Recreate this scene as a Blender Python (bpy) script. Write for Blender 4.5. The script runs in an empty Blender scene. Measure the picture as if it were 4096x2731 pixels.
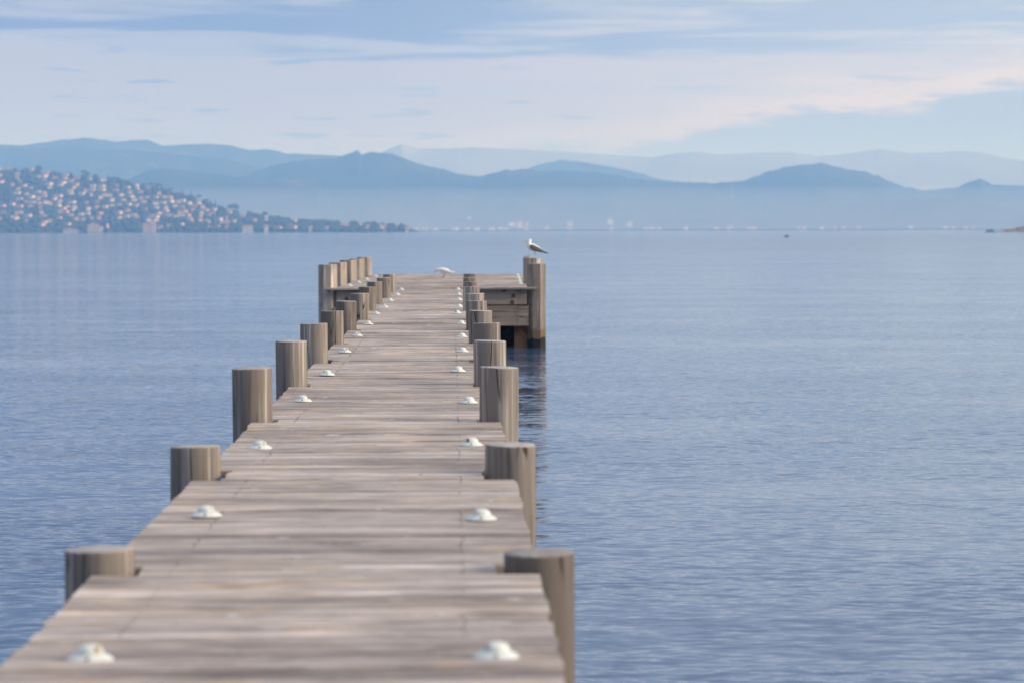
import bpy, bmesh, math, random
import numpy as np
from mathutils import Vector, Matrix, noise as mnoise

random.seed(7)
rng = np.random.default_rng(7)
S = bpy.context.scene
COL = S.collection
PI = math.pi

# ------------------------------------------------------------------ survey
# bearings and elevations measured from the standpoint: X right, Y along the jetty, Z up
FOC = 11378.0        # 100 mm lens
HC = 2.24            # eye above the water
DECK = 1.14          # top of the deck above the water
X0, Y0 = 1812.0, 920.0
def yh(x):
    return Y0 - 0.0025 * (x - X0)
def at(x, y, d):
    """point seen at bearing x / elevation y at distance d"""
    return Vector(((x - X0) * d / FOC, d, HC + (yh(x) - y) * d / FOC))

# ------------------------------------------------------------------ camera
cd = bpy.data.cameras.new('camera')
cam = bpy.data.objects.new('camera', cd); COL.objects.link(cam)
cd.sensor_width = 36.0; cd.lens = 100.0
cd.clip_start = 0.1; cd.clip_end = 60000
yaw = math.atan(236.0 / FOC); pitch = math.atan(445.5 / FOC); roll = -0.0025
cam.matrix_world = (Matrix.Translation((0, 0, HC)) @ Matrix.Rotation(-yaw, 4, 'Z')
                    @ Matrix.Rotation(PI / 2 - pitch, 4, 'X') @ Matrix.Rotation(roll, 4, 'Z'))
cd.dof.use_dof = True
cd.dof.focus_distance = 25.0
cd.dof.aperture_fstop = 3.6
cd.dof.aperture_blades = 8
S.camera = cam

# ------------------------------------------------------------------ render / view
S.render.engine = 'CYCLES'
S.view_settings.view_transform = 'Standard'
S.view_settings.look = 'None'
S.view_settings.exposure = 0.0
S.view_settings.gamma = 1.0
S.view_settings.use_curve_mapping = False
S.cycles.volume_bounces = 5
S.cycles.max_bounces = 8
S.cycles.diffuse_bounces = 3
S.cycles.glossy_bounces = 3
S.cycles.use_denoising = True
S.cycles.sample_clamp_indirect = 4.0

# ------------------------------------------------------------------ node helpers
class NT:
    def __init__(s, tree):
        s.t = tree; s.n = tree.nodes; s.l = tree.links
    def node(s, kind, **kw):
        n = s.n.new(kind)
        for k, v in kw.items(): setattr(n, k, v)
        return n
    def put(s, sock, v):
        if isinstance(v, bpy.types.NodeSocket): s.l.new(v, sock)
        elif v is not None: sock.default_value = v
    def m(s, op, a, b=None, c=None, clamp=False):
        n = s.node('ShaderNodeMath', operation=op, use_clamp=clamp)
        s.put(n.inputs[0], a); s.put(n.inputs[1], b); s.put(n.inputs[2], c)
        return n.outputs[0]
    def ss(s, v, lo, hi):
        n = s.node('ShaderNodeMapRange', interpolation_type='SMOOTHSTEP')
        s.put(n.inputs['Value'], v); s.put(n.inputs['From Min'], lo); s.put(n.inputs['From Max'], hi)
        return n.outputs[0]
    def lin(s, v, lo, hi, a=0., b=1.):
        n = s.node('ShaderNodeMapRange')
        s.put(n.inputs['Value'], v); s.put(n.inputs['From Min'], lo); s.put(n.inputs['From Max'], hi)
        s.put(n.inputs['To Min'], a); s.put(n.inputs['To Max'], b)
        return n.outputs[0]
    def mix(s, f, a, b, blend='MIX'):
        n = s.node('ShaderNodeMix', data_type='RGBA', blend_type=blend)
        s.put(n.inputs[0], f)
        s.put(n.inputs[6], a if isinstance(a, bpy.types.NodeSocket) else (*a[:3], 1))
        s.put(n.inputs[7], b if isinstance(b, bpy.types.NodeSocket) else (*b[:3], 1))
        return n.outputs[2]
    def xyz(s, x, y, z):
        n = s.node('ShaderNodeCombineXYZ')
        s.put(n.inputs[0], x); s.put(n.inputs[1], y); s.put(n.inputs[2], z)
        return n.outputs[0]
    def sep(s, v):
        n = s.node('ShaderNodeSeparateXYZ'); s.put(n.inputs[0], v)
        return n.outputs
    def noise(s, vec, scale=1., detail=3., rough=.5, dist=0., out=0):
        n = s.node('ShaderNodeTexNoise')
        s.put(n.inputs['Vector'], vec); s.put(n.inputs['Scale'], scale); s.put(n.inputs['Detail'], detail)
        s.put(n.inputs['Roughness'], rough); s.put(n.inputs['Distortion'], dist)
        return n.outputs[out]
    def vmul(s, v, k):
        n = s.node('ShaderNodeVectorMath', operation='MULTIPLY')
        s.put(n.inputs[0], v); s.put(n.inputs[1], k)
        return n.outputs[0]
    def vadd(s, v, k):
        n = s.node('ShaderNodeVectorMath', operation='ADD')
        s.put(n.inputs[0], v); s.put(n.inputs[1], k)
        return n.outputs[0]
    def ramp(s, f, stops, interp='LINEAR'):
        n = s.node('ShaderNodeValToRGB'); cr = n.color_ramp; cr.interpolation = interp
        while len(cr.elements) < len(stops): cr.elements.new(0.5)
        for e, (p, c) in zip(cr.elements, stops):
            e.position = p; e.color = (c, c, c, 1) if isinstance(c, (int, float)) else (*c[:3], 1)
        s.put(n.inputs[0], f)
        return n.outputs[0]

# ------------------------------------------------------------------ sky and sun
SUN_EL = math.radians(22); SUN_AZ = math.radians(100)     # azimuth clockwise from +Y
W = bpy.data.worlds.new('World'); S.world = W; W.use_nodes = True
w = NT(W.node_tree); w.n.clear()
gen = w.node('ShaderNodeTexCoord').outputs['Generated']
dx, dy, dz = w.sep(gen)
el = w.m('MULTIPLY', w.m('ARCSINE', dz), 180 / PI)
az = w.m('MULTIPLY', w.m('ARCTAN2', dx, dy), 180 / PI)
side = w.ss(dx, -0.10, 0.19)                               # towards the sun's side of the sky
nish = w.node('ShaderNodeTexSky', sky_type='NISHITA', sun_disc=False, sun_elevation=SUN_EL,
              sun_rotation=SUN_AZ, air_density=1.0, dust_density=1.6, ozone_density=1.0, altitude=0)
K = 10.0                                                   # the Background strength is 0.1
def c10(r, g, b): return (r * K, g * K, b * K)
azs = w.m('MULTIPLY', dx, 57.3)                            # smooth all round
v_warp = w.xyz(w.m('MULTIPLY', azs, 0.35), w.m('MULTIPLY', el, 1.6), w.m('MULTIPLY', dy, 2.0))
warp = w.m('SUBTRACT', w.noise(v_warp, 1.0, 5.0, 0.55), 0.5)
v_streak = w.xyz(w.m('MULTIPLY', azs, 0.13), w.m('MULTIPLY', el, 1.9), w.m('ADD', w.m('MULTIPLY', dy, 2.0), 7.3))
streak = w.noise(v_streak, 1.0, 5.0, 0.55, 0.4)
v_rag = w.xyz(w.m('MULTIPLY', azs, 0.75), w.m('MULTIPLY', el, 3.6), w.m('ADD', w.m('MULTIPLY', dy, 2.0), 5.5))
rag = w.m('SUBTRACT', w.noise(v_rag, 1.0, 6.0, 0.62, 0.6), 0.5)
elw = w.m('ADD', w.m('MULTIPLY_ADD', warp, 0.55, el), w.m('MULTIPLY', rag, 0.85))
# bright altostratus bank between a lower and an upper edge
low_edge = w.ramp(w.lin(azs, -9.5, 12.0), [(0.0, 0.36), (0.30, 0.31), (0.45, 0.30), (0.58, 0.325), (0.64, 0.355),
                                          (0.70, 0.430), (0.77, 0.465), (0.86, 0.485), (1.0, 0.60)])
low_edge = w.m('MULTIPLY', low_edge, 5.0)
soft = w.lin(azs, -6.0, 3.0, 0.55, 0.16)
d_low = w.m('SUBTRACT', elw, low_edge)
m_low = w.ss(d_low, w.m('MULTIPLY', soft, -1.0), soft)
up_edge = w.ramp(w.lin(azs, -9.5, 12.0), [(0.0, 0.80), (0.12, 0.735), (0.20, 0.70), (0.40, 0.69), (0.50, 0.705), (0.64, 0.70), (1.0, 0.74)])
up_edge = w.m('MULTIPLY', up_edge, 5.0)
m_up = w.ss(w.m('SUBTRACT', up_edge, w.m('ADD', w.m('MULTIPLY_ADD', warp, 0.30, el), w.m('MULTIPLY', rag, 0.16))), -0.03, w.lin(side, 0., 1., 0.05, 0.30))
bank = w.m('MULTIPLY', m_low, m_up)
c_bank = w.mix(side, c10(.475, .50, .65), c10(.68, .68, .745))
c_bank = w.mix(w.ss(d_low, 0.9, 0.0), c_bank, w.mix(side, c10(.51, .54, .685), c10(.86, .80, .785)))
c_low = w.mix(side, c10(.43, .48, .66), c10(.43, .535, .72))
c_top = w.mix(side, c10(.205, .285, .53), c10(.44, .54, .72))
c_top = w.mix(w.ss(streak, 0.45, 0.62), c_top, w.mix(side, c10(.405, .47, .66), c10(.68, .72, .79)))
# small grey scraps hanging in the left of the bank
v_scrap = w.xyz(w.m('MULTIPLY', azs, 0.55), w.m('MULTIPLY', el, 5.5), w.m('ADD', w.m('MULTIPLY', dy, 2.0), 3.1))
scrap = w.ss(w.noise(v_scrap, 1.0, 3.0, 0.5), 0.60, 0.70)
c_bank = w.mix(w.m('MULTIPLY', scrap, w.lin(side, 0., 1., 0.9, 0.5)), c_bank, w.mix(side, c10(.27, .36, .59), c10(.48, .58, .73)))
c_bank = w.mix(w.m('MULTIPLY', w.ss(streak, 0.52, 0.66), 0.6), c_bank, w.mix(side, c10(.42, .50, .70), c10(.60, .68, .78)))
lowsky = w.mix(w.ss(el, 2.6, 3.6), c_low, c_top)
lowsky = w.mix(bank, lowsky, c_bank)
# higher sky: Nishita air behind a broken cloud sheet laid out on a plane overhead
inv = w.m('DIVIDE', 1.0, w.m('ADD', w.m('ABSOLUTE', dz), 0.40))
v_high = w.xyz(w.m('MULTIPLY', dx, inv), w.m('MULTIPLY', dy, inv), 0.0)
hi_n = w.noise(v_high, 1.6, 4.0, 0.5, 0.3)
c_air = w.mix(0.7, nish.outputs[0], w.mix(side, c10(.25, .38, .66), c10(.42, .53, .72)))
c_sheet = w.mix(w.ss(el, 12., 45.), w.mix(side, c10(.325, .42, .67), c10(.55, .63, .77)), c10(.92, .95, 1.0))
high = w.mix(w.lin(w.ss(hi_n, 0.35, 0.65), 0., 1., 0.45, 0.9), c_air, c_sheet)
skycol = w.mix(w.ss(el, 4.6, 11.0), lowsky, high)
bg = w.node('ShaderNodeBackground'); w.put(bg.inputs[0], skycol); bg.inputs[1].default_value = 0.1
wo = w.node('ShaderNodeOutputWorld'); w.l.new(bg.outputs[0], wo.inputs[0])

sl = bpy.data.lights.new('sun', 'SUN'); sun = bpy.data.objects.new('sun', sl); COL.objects.link(sun)
sl.energy = 4.4; sl.angle = math.radians(24); sl.color = (1.0, 0.90, 0.77)
sdir = Vector((math.sin(SUN_AZ) * math.cos(SUN_EL), math.cos(SUN_AZ) * math.cos(SUN_EL), math.sin(SUN_EL)))
sun.rotation_euler = sdir.to_track_quat('Z', 'Y').to_euler()
sun.location = (60, -20, 60)

# ------------------------------------------------------------------ object helpers
def tag(o, label=None, cat=None, group=None, kind=None):
    if label: o['label'] = label
    if cat: o['category'] = cat
    if group: o['group'] = group
    if kind: o['kind'] = kind
    return o
def empty(name, loc=(0, 0, 0), rz=0.0):
    o = bpy.data.objects.new(name, None); COL.objects.link(o)
    o.location = loc; o.rotation_euler = (0, 0, rz); o.empty_display_size = 0.2
    return o
def mesh_of(name, verts, faces, mats, smooth=False, midx=None):
    me = bpy.data.meshes.new(name)
    me.from_pydata([tuple(v) for v in verts], [], faces); me.update()
    for m in (mats if isinstance(mats, (list, tuple)) else [mats]): me.materials.append(m)
    if smooth: me.polygons.foreach_set('use_smooth', [True] * len(me.polygons))
    if midx is not None: me.polygons.foreach_set('material_index', midx)
    return me
def link(name, me, parent=None, loc=(0, 0, 0), rot=(0, 0, 0)):
    o = bpy.data.objects.new(name, me); COL.objects.link(o)
    o.parent = parent; o.location = loc; o.rotation_euler = rot
    return o
class MB:
    """collects simple solids into one mesh"""
    def __init__(s): s.v = []; s.f = []
    def add(s, v, f):
        b = len(s.v); s.v += [Vector(p) for p in v]; s.f += [tuple(i + b for i in q) for q in f]; return s
    def box(s, x0, x1, y0, y1, z0, z1):
        return s.add([(x0, y0, z0), (x1, y0, z0), (x1, y1, z0), (x0, y1, z0), (x0, y0, z1), (x1, y0, z1), (x1, y1, z1), (x0, y1, z1)],
                     [(0, 3, 2, 1), (4, 5, 6, 7), (0, 1, 5, 4), (1, 2, 6, 5), (2, 3, 7, 6), (3, 0, 4, 7)])
    def lathe(s, prof, n=24, cx=0, cy=0, rot=0.0, close_top=True, close_bot=False):
        b = len(s.v)
        for r, z in prof:
            for i in range(n):
                a = 2 * PI * i / n + rot
                s.v.append(Vector((cx + r * math.cos(a), cy + r * math.sin(a), z)))
        for k in range(len(prof) - 1):
            for i in range(n):
                j = (i + 1) % n
                s.f.append((b + k * n + i, b + k * n + j, b + (k + 1) * n + j, b + (k + 1) * n + i))
        if close_top: s.f.append(tuple(b + (len(prof) - 1) * n + i for i in range(n)))
        if close_bot: s.f.append(tuple(b + n - 1 - i for i in range(n)))
        return s
    def loft(s, rings, n=16, cap=True):
        """rings: (centre, axis u, axis v, ru, rv)"""
        b = len(s.v)
        for c, u, v, ru, rv in rings:
            for i in range(n):
                a = 2 * PI * i / n
                s.v.append(Vector(c) + Vector(u) * (ru * math.cos(a)) + Vector(v) * (rv * math.sin(a)))
        for k in range(len(rings) - 1):
            for i in range(n):
                j = (i + 1) % n
                s.f.append((b + k * n + i, b + k * n + j, b + (k + 1) * n + j, b + (k + 1) * n + i))
        if cap:
            s.f.append(tuple(b + n - 1 - i for i in range(n)))
            s.f.append(tuple(b + (len(rings) - 1) * n + i for i in range(n)))
        return s
    def mesh(s, name, mats, smooth=False): return mesh_of(name, s.v, s.f, mats, smooth)
    def build(s, name, mats, parent=None, smooth=False, loc=(0, 0, 0), rot=(0, 0, 0)):
        return link(name, s.mesh(name, mats, smooth), parent, loc, rot)
def auto_smooth(me, deg=35):
    bm = bmesh.new(); bm.from_mesh(me)
    bmesh.ops.recalc_face_normals(bm, faces=bm.faces)
    for e in bm.edges:
        e.smooth = not (len(e.link_faces) == 2 and e.calc_face_angle(0) > math.radians(deg))
    for f in bm.faces: f.smooth = True
    bm.to_mesh(me); bm.free()

# ------------------------------------------------------------------ materials
def mat(name):
    m = bpy.data.materials.new(name); m.use_nodes = True
    t = NT(m.node_tree); t.n.clear()
    b = t.node('ShaderNodeBsdfPrincipled'); o = t.node('ShaderNodeOutputMaterial')
    t.l.new(b.outputs[0], o.inputs[0])
    return m, t, b
def plain(name, col, rough=0.6, vary=0.0, scale=8.0, spec=0.5):
    m, t, b = mat(name)
    pos = t.node('ShaderNodeNewGeometry').outputs['Position']
    c = col
    if vary:
        n = t.noise(pos, scale, 4.0)
        c = t.mix(t.ss(n, .3, .7), tuple(x * (1 - vary) for x in col), tuple(min(1, x * (1 + vary)) for x in col))
        t.put(b.inputs['Base Color'], c)
    else: b.inputs['Base Color'].default_value = (*col, 1)
    b.inputs['Roughness'].default_value = rough
    b.inputs['Specular IOR Level'].default_value = spec
    return m

def wood(name, axis, dark, mid, light, fine=45.0, longs=1.0, cracks=0.0, tide=False, stains=True, bump=0.25, blot=0.0):
    """weathered timber, grain along one axis of the place"""
    m, t, b = mat(name)
    geo = t.node('ShaderNodeNewGeometry')
    pos = geo.outputs['Position']
    rnd = t.m('FRACT', t.m('ADD', t.m('MULTIPLY', t.node('ShaderNodeObjectInfo').outputs['Random'], 7.77), geo.outputs['Random Per Island']))
    sc = [fine] * 3; sc['XYZ'.index(axis)] = longs
    p = t.vmul(pos, tuple(sc))
    off = t.xyz(t.m('MULTIPLY', rnd, 37.0), t.m('MULTIPLY', rnd, 11.0), t.m('MULTIPLY', rnd, 53.0))
    p = t.vadd(p, off)
    g1 = t.noise(p, 1.0, 5.0, 0.6, 0.25)
    sc2 = [fine * .22] * 3; sc2['XYZ'.index(axis)] = longs * .5
    g2 = t.noise(t.vadd(t.vmul(pos, tuple(sc2)), off), 1.0, 3.0, 0.5, 0.6 if axis == 'X' else 1.3)
    f = t.m('MULTIPLY_ADD', g1, 0.55, t.m('MULTIPLY', g2, 0.45))
    col = t.ramp(f, [(0.34, dark), (0.46, mid), (0.53, mid), (0.66, light)])
    # board-to-board difference
    col = t.mix(1.0, col, t.ramp(rnd, [(0.0, (.70, .67, .655)), (0.3, (.91, .89, .88)), (0.7, (1.04, 1.03, 1.03)), (1.0, (1.24, 1.24, 1.26))]), 'MULTIPLY')
    if stains:
        big = t.noise(pos, 1.3, 3.0, 0.5)
        sx = [9.0] * 3; sx['XYZ'.index(axis)] = 3.0
        st = t.noise(t.vmul(pos, tuple(sx)), 1.0, 3.0, 0.5)
        mk = t.m('MULTIPLY', t.ss(st, .53, .66), t.ss(big, .48, .58))
        col = t.mix(t.m('MULTIPLY', mk, 0.75), col, (.50, .36, .24))
        mo = [11.0] * 3; mo['XYZ'.index(axis)] = 1.4
        mt = t.noise(t.vadd(t.vmul(pos, tuple(mo)), off), 1.0, 3.0, .55)
        col = t.mix(1.0, col, t.ramp(mt, [(.30, .66), (.5, 1.0), (.70, 1.30)]), 'MULTIPLY')
        # worn and bleached stretches of the walkway
        wn = t.noise(t.vmul(pos, (.9, .75, 1.)), 1.0, 4.0, .6, .5)
        col = t.mix(1.0, col, t.ramp(wn, [(.32, (.66, .63, .62)), (.48, (.96, .95, .95)), (.58, (1.10, 1.08, 1.06)), (.70, (1.30, 1.27, 1.24))]), 'MULTIPLY')
        tn = t.noise(t.vadd(t.vmul(pos, (1.1, 2.2, 1.)), (4., 8., 0.)), 1.0, 3.0, .55, .4)
        col = t.mix(t.m('MULTIPLY', t.ss(tn, .54, .68), .40), col, (.46, .36, .265))
        fk = [34.0] * 3; fk['XYZ'.index(axis)] = 4.2
        ft = t.noise(t.vadd(t.vmul(pos, tuple(fk)), off), 1.0, 4.0, .65, .3)
        col = t.mix(1.0, col, t.ramp(ft, [(.30, .58), (.48, .98), (.54, 1.02), (.72, 1.5)]), 'MULTIPLY')
        pale = [60.0] * 3; pale['XYZ'.index(axis)] = 9.0
        fl = t.noise(t.vmul(pos, tuple(pale)), 1.0, 2.0, 0.5)
        col = t.mix(t.m('MULTIPLY', t.ss(fl, .645, .72), .8), col, (.66, .64, .65))
        dk = t.noise(t.vadd(t.vmul(pos, (26., 60., 60.)), (5., 3., 1.)), 1.0, 1.0, 0.5)
        col = t.mix(t.ss(dk, .765, .80), col, (.05, .035, .03))
    if cracks:
        cs = [7.0] * 3; cs['XYZ'.index(axis)] = 0.55
        cn = t.noise(t.vadd(t.vmul(pos, tuple(cs)), off), 1.0, 2.0, 0.5)
        gate = t.ss(t.noise(t.vadd(pos, off), 3.0, 1.0), .46, .60)
        line = t.ss(t.m('ABSOLUTE', t.m('SUBTRACT', cn, 0.5)), cracks, cracks * 0.2)
        line = t.m('MULTIPLY', line, gate)
        col = t.mix(line, col, (.035, .026, .022))
    if blot:
        bn = t.noise(t.vmul(pos, (5., 5., 2.2)), 1.0, 3.0, .5)
        col = t.mix(t.m('MULTIPLY', t.ss(bn, .50, .66), blot), col, (.095, .075, .062))
    if tide:
        z = t.sep(pos)[2]
        zz = t.m('MULTIPLY_ADD', t.m('SUBTRACT', t.noise(t.vmul(pos, (7., 7., 3.)), 1.0, 3.0), 0.5), 0.22, z)
        col = t.mix(t.ss(zz, .42, .30), col, (.17, .115, .06))
        col = t.mix(t.ss(zz, .185, .165), col, (.016, .014, .014))
    t.put(b.inputs['Base Color'], col)
    b.inputs['Roughness'].default_value = 0.62 if axis == 'X' else 0.75
    b.inputs['Specular IOR Level'].default_value = 0.42 if axis == 'X' else 0.28
    if bump:
        bn = t.node('ShaderNodeBump'); bn.inputs['Strength'].default_value = bump; bn.inputs['Distance'].default_value = 0.004
        t.put(bn.inputs['Height'], g1); t.l.new(bn.outputs[0], b.inputs['Normal'])
    return m

M = {}
M['plank'] = wood('weathered_deck_wood', 'X', (.125, .095, .080), (.375, .318, .285), (.76, .70, .65), fine=55., longs=1.6)
M['post'] = wood('weathered_post_wood', 'Z', (.066, .056, .051), (.20, .172, .150), (.50, .45, .395), fine=38., longs=.8, cracks=.012, stains=False, tide=True)
M['post_top'] = wood('post_end_grain', 'X', (.18, .16, .15), (.36, .33, .31), (.54, .51, .49), fine=30., longs=22., stains=False)
M['big_post'] = wood('square_timber', 'Z', (.09, .073, .062), (.36, .31, .262), (.74, .66, .57), fine=24., longs=.8, stains=False, tide=True, cracks=.006, blot=.30)
M['board'] = wood('fascia_timber', 'X', (.10, .072, .050), (.40, .32, .245), (.70, .60, .49), fine=26., longs=.45, stains=False, cracks=.008, blot=.40)
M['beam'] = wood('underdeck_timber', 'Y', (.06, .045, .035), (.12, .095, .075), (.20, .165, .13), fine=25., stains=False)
M['cap'] = plain('white_plastic', (.63, .65, .62), .45, .05, 30.)
M['screw'] = plain('dark_screw', (.06, .05, .045), .5)
M['slot'] = plain('rust_streak', (.30, .20, .11), .7, .5, 60.)
M['bolt'] = plain('rusty_bolt', (.10, .07, .04), .7, .4, 30.)

def steel():
    m, t, b = mat('rusted_steel')
    pos = t.node('ShaderNodeNewGeometry').outputs['Position']
    n = t.noise(pos, 6.0, 5.0, .6)
    c = t.ramp(n, [(.35, (.05, .03, .022)), (.5, (.22, .075, .04)), (.62, (.42, .16, .06)), (.75, (.55, .28, .10))])
    z = t.sep(pos)[2]
    c = t.mix(t.m('MULTIPLY', t.ss(z, .36, .16), .75), c, (.36, .20, .075))
    t.put(b.inputs['Base Color'], c); b.inputs['Roughness'].default_value = .85
    return m
M['steel'] = steel()

def water():
    m, t, b = mat('sea_water')
    pos = t.node('ShaderNodeNewGeometry').outputs['Position']
    sx, sy, sz = t.sep(pos)
    def slope(ang, kx, ky, amp, seed, detail=2.0):
        # each train of ripples runs at its own angle
        ca, sa = math.cos(ang), math.sin(ang)
        u = t.m('ADD', t.m('MULTIPLY', sx, kx * ca), t.m('MULTIPLY', sy, -ky * sa))
        v = t.m('ADD', t.m('MULTIPLY', sx, kx * sa), t.m('MULTIPLY', sy, ky * ca))
        c = t.noise(t.vadd(t.xyz(u, v, 0.0), (seed, seed * 1.7, 0.0)), 1.0, detail, .5, 0., 1)
        return t.vmul(t.vadd(c, (-.5, -.5, -.5)), (amp * .75, amp, 0.0))
    gust = t.ss(t.noise(t.vmul(pos, (.020, .045, 1.)), 1.0, 3.0, .55), .36, .66)
    gust2 = t.ss(t.noise(t.vadd(t.vmul(pos, (.11, .26, 1.)), (9., 4., 0.)), 1.0, 3.0, .55), .36, .64)
    fine = t.vadd(slope(.61, 6.5, 15.0, .44, 3.1), slope(.37, 2.0, 5.0, .25, 8.4))
    g = t.m('MULTIPLY', t.lin(gust, 0., 1., .72, 1.08), t.lin(gust2, 0., 1., .48, 1.12))
    g = t.m('MULTIPLY', g, t.lin(sy, 110., 500., 1.0, 2.3))
    fine = t.vmul(fine, t.xyz(g, g, g))
    tot = t.vadd(fine, t.vadd(slope(.52, .35, .8, .085, 1.3), slope(.7, .08, .16, .035, 5.5)))
    nv = t.vadd(tot, (0., 0., 1.))
    nn = t.node('ShaderNodeVectorMath', operation='NORMALIZE'); t.l.new(nv, nn.inputs[0])
    t.l.new(nn.outputs[0], b.inputs['Normal'])
    b.inputs['Base Color'].default_value = (.055, .100, .200, 1)
    b.inputs['IOR'].default_value = 1.333
    b.inputs['Roughness'].default_value = .06
    return m
M['water'] = water()

def land(name, base, second, rock=None, scale=.01, rock_amt=(.62, .72)):
    m, t, b = mat(name)
    pos = t.node('ShaderNodeNewGeometry').outputs['Position']
    n = t.noise(pos, scale, 6.0, .6)
    c = t.mix(t.ss(n, .35, .65), base, second)
    if rock:
        r = t.noise(t.vmul(pos, (1., 1., 2.5)), scale * .8, 4.0, .6)
        c = t.mix(t.ss(r, *rock_amt), c, rock)
    t.put(b.inputs['Base Color'], c); b.inputs['Roughness'].default_value = .95
    b.inputs['Specular IOR Level'].default_value = .1
    return m
M['hill'] = land('wooded_hill', (.030, .042, .022), (.055, .065, .034), scale=.03)
M['mount'] = land('wooded_mountain', (.026, .036, .024), (.048, .056, .036), (.17, .125, .10), .006)
M['alps'] = land('haze_toned_mountain', (.22, .225, .23), (.28, .285, .29), (.34, .345, .35), .002)  # pale tones put extra haze into the colour of the far range
M['shore'] = land('coastal_plain', (.045, .055, .032), (.085, .085, .055), scale=.02)
M['leaf'] = plain('pine_foliage', (.042, .058, .034), .9, .45, .25, .2)
M['bark'] = plain('bark', (.09, .065, .045), .9)
M['wall_cream'] = plain('cream_render', (.62, .55, .47), .85, .06, .5)
M['wall_white'] = plain('white_render', (.66, .635, .60), .85, .05, .5)
M['wall_pink'] = plain('pink_render', (.60, .45, .39), .85, .08, .5)
M['roof'] = plain('terracotta_tiles', (.42, .20, .12), .9, .25, .8)
M['pane'] = plain('dark_glass', (.05, .06, .07), .15)
M['rock'] = plain('brown_rock', (.20, .135, .085), .95, .5, .25)
M['dark_rock'] = plain('wet_dark_rock', (.035, .032, .03), .8, .4, .4)
M['orange'] = plain('orange_paint', (.85, .38, .05), .5)
M['navy'] = plain('navy_paint', (.02, .03, .05), .5)
M['buoy'] = plain('black_rubber', (.03, .032, .035), .6, .2, 4.)

# ------------------------------------------------------------------ sea
def sea_sheet():
    xs = [-5800, -2500, -800, -200, -60, -20, 20, 60, 200, 800, 2500, 5800]
    ys = [-900, -200, -40, 0, 40, 120, 300, 800, 2000, 4200, 7000, 11000]
    v = [(x, y, 0.0) for y in ys for x in xs]
    n = len(xs)
    f = [(j * n + i, j * n + i + 1, (j + 1) * n + i + 1, (j + 1) * n + i) for j in range(len(ys) - 1) for i in range(n - 1)]
    o = link('sea', mesh_of('sea', v, f, M['water'])); tag(o, 'calm blue sea with fine ripples around the jetty', kind='structure')
sea_sheet()

# ------------------------------------------------------------------ mountains and hills
K2 = 4096.0 / 2352.0
def interp(pts):
    xs = np.array([p[0] for p in pts], float); ys = np.array([p[1] for p in pts], float)
    return lambda x: float(np.interp(x, xs, ys))
def mountain(name, pts, d_crest, d_foot, material, label, rough=1.0, cols=320, rows=40, seed=0.0, foot_z=-0.5, jag=1.2):
    """pts: skyline as (bearing, elevation); a range with a crest at d_crest falling to its foot at d_foot"""
    fy = interp(pts); xa, xb = pts[0][0], pts[-1][0]
    V = []; Fc = []; ZC = []
    for i in range(cols + 1):
        x = xa + (xb - xa) * i / cols
        y = fy(x)
        y += jag * (mnoise.fractal(Vector((x * .022, seed, 0)), .7, 2.1, 5) * 2.6)
        fall = min(1.0, i / 5.0, (cols - i) / 5.0)
        ZC.append(max(2.0, HC + (yh(x) - y) * d_crest / FOC) * (.35 + .65 * fall))
    for i in range(cols + 1):
        x = xa + (xb - xa) * i / cols
        crest_z = ZC[i]; near_z = ZC[max(0, i - 14):i + 15]; base_z = sum(near_z) / len(near_z)
        t = (x - X0) / FOC
        for j in range(rows + 1):
            s = j / rows
            d = d_foot + (d_crest - d_foot) * s
            prof = s ** 1.15
            zc = base_z + (crest_z - base_z) * s ** 6      # the small crags belong to the crest only
            nz = mnoise.ridged_multi_fractal(Vector((t * d * .0030, d * .0034, seed + 3.3)), .9, 2.1, 5, 1.0, 2.0) * .8 - .9
            z = foot_z + (zc - foot_z) * (prof + rough * .22 * nz * math.sin(PI * s) )
            z = min(z, foot_z + (zc - foot_z) * (.02 + .98 * s ** .55))
            z = max(z, foot_z)
            V.append((t * d, d, z))
        zc = crest_z
        for k, (dd, q) in enumerate(((.03, .72), (.07, .35), (.12, .0))):
            d = d_crest * (1 + dd)
            V.append((t * d, d, foot_z + (zc - foot_z) * q))
    n = rows + 4
    for i in range(cols):
        for j in range(n - 1):
            a = i * n + j
            Fc.append((a, a + n, a + n + 1, a + 1))
    o = link(name, mesh_of(name, V, Fc, material, True))
    tag(o, label, kind='structure'); return o
def k2(l): return [(x * K2, y * K2) for x, y in l]

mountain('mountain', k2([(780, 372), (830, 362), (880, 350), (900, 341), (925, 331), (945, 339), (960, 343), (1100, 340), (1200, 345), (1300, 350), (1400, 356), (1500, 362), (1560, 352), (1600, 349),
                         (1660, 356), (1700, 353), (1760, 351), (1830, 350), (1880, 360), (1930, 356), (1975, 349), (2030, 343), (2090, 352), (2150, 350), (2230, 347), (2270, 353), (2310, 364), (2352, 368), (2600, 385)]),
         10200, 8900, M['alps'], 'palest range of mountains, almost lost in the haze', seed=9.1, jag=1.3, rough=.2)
mountain('mountain', [(-700, 585), (-300, 575), (0, 580), (105, 583), (226, 566), (348, 553), (470, 568), (592, 560), (662, 586), (784, 578), (902, 579), (994, 600), (1080, 600), (1157, 616),
                      (1259, 619), (1361, 626), (1460, 645), (1600, 700)], 7900, 7000, M['mount'], 'long hazy blue ridge behind the village hill', seed=2.2)
mountain('mountain', [(-700, 600), (0, 594), (300, 594), (600, 607), (800, 631), (900, 634), (1000, 660), (1100, 690), (1200, 720)], 7100, 6500, M['mount'],
         'hazy blue shoulder in front of the long ridge', seed=4.4)
mountain('mountain', k2([(1130, 412), (1200, 392), (1230, 381), (1285, 369), (1330, 371), (1400, 383), (1460, 396), (1520, 412), (1600, 425)]), 8300, 7300, M['mount'],
         'pale pointed hill rising behind the saddle', seed=5.9)
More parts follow.
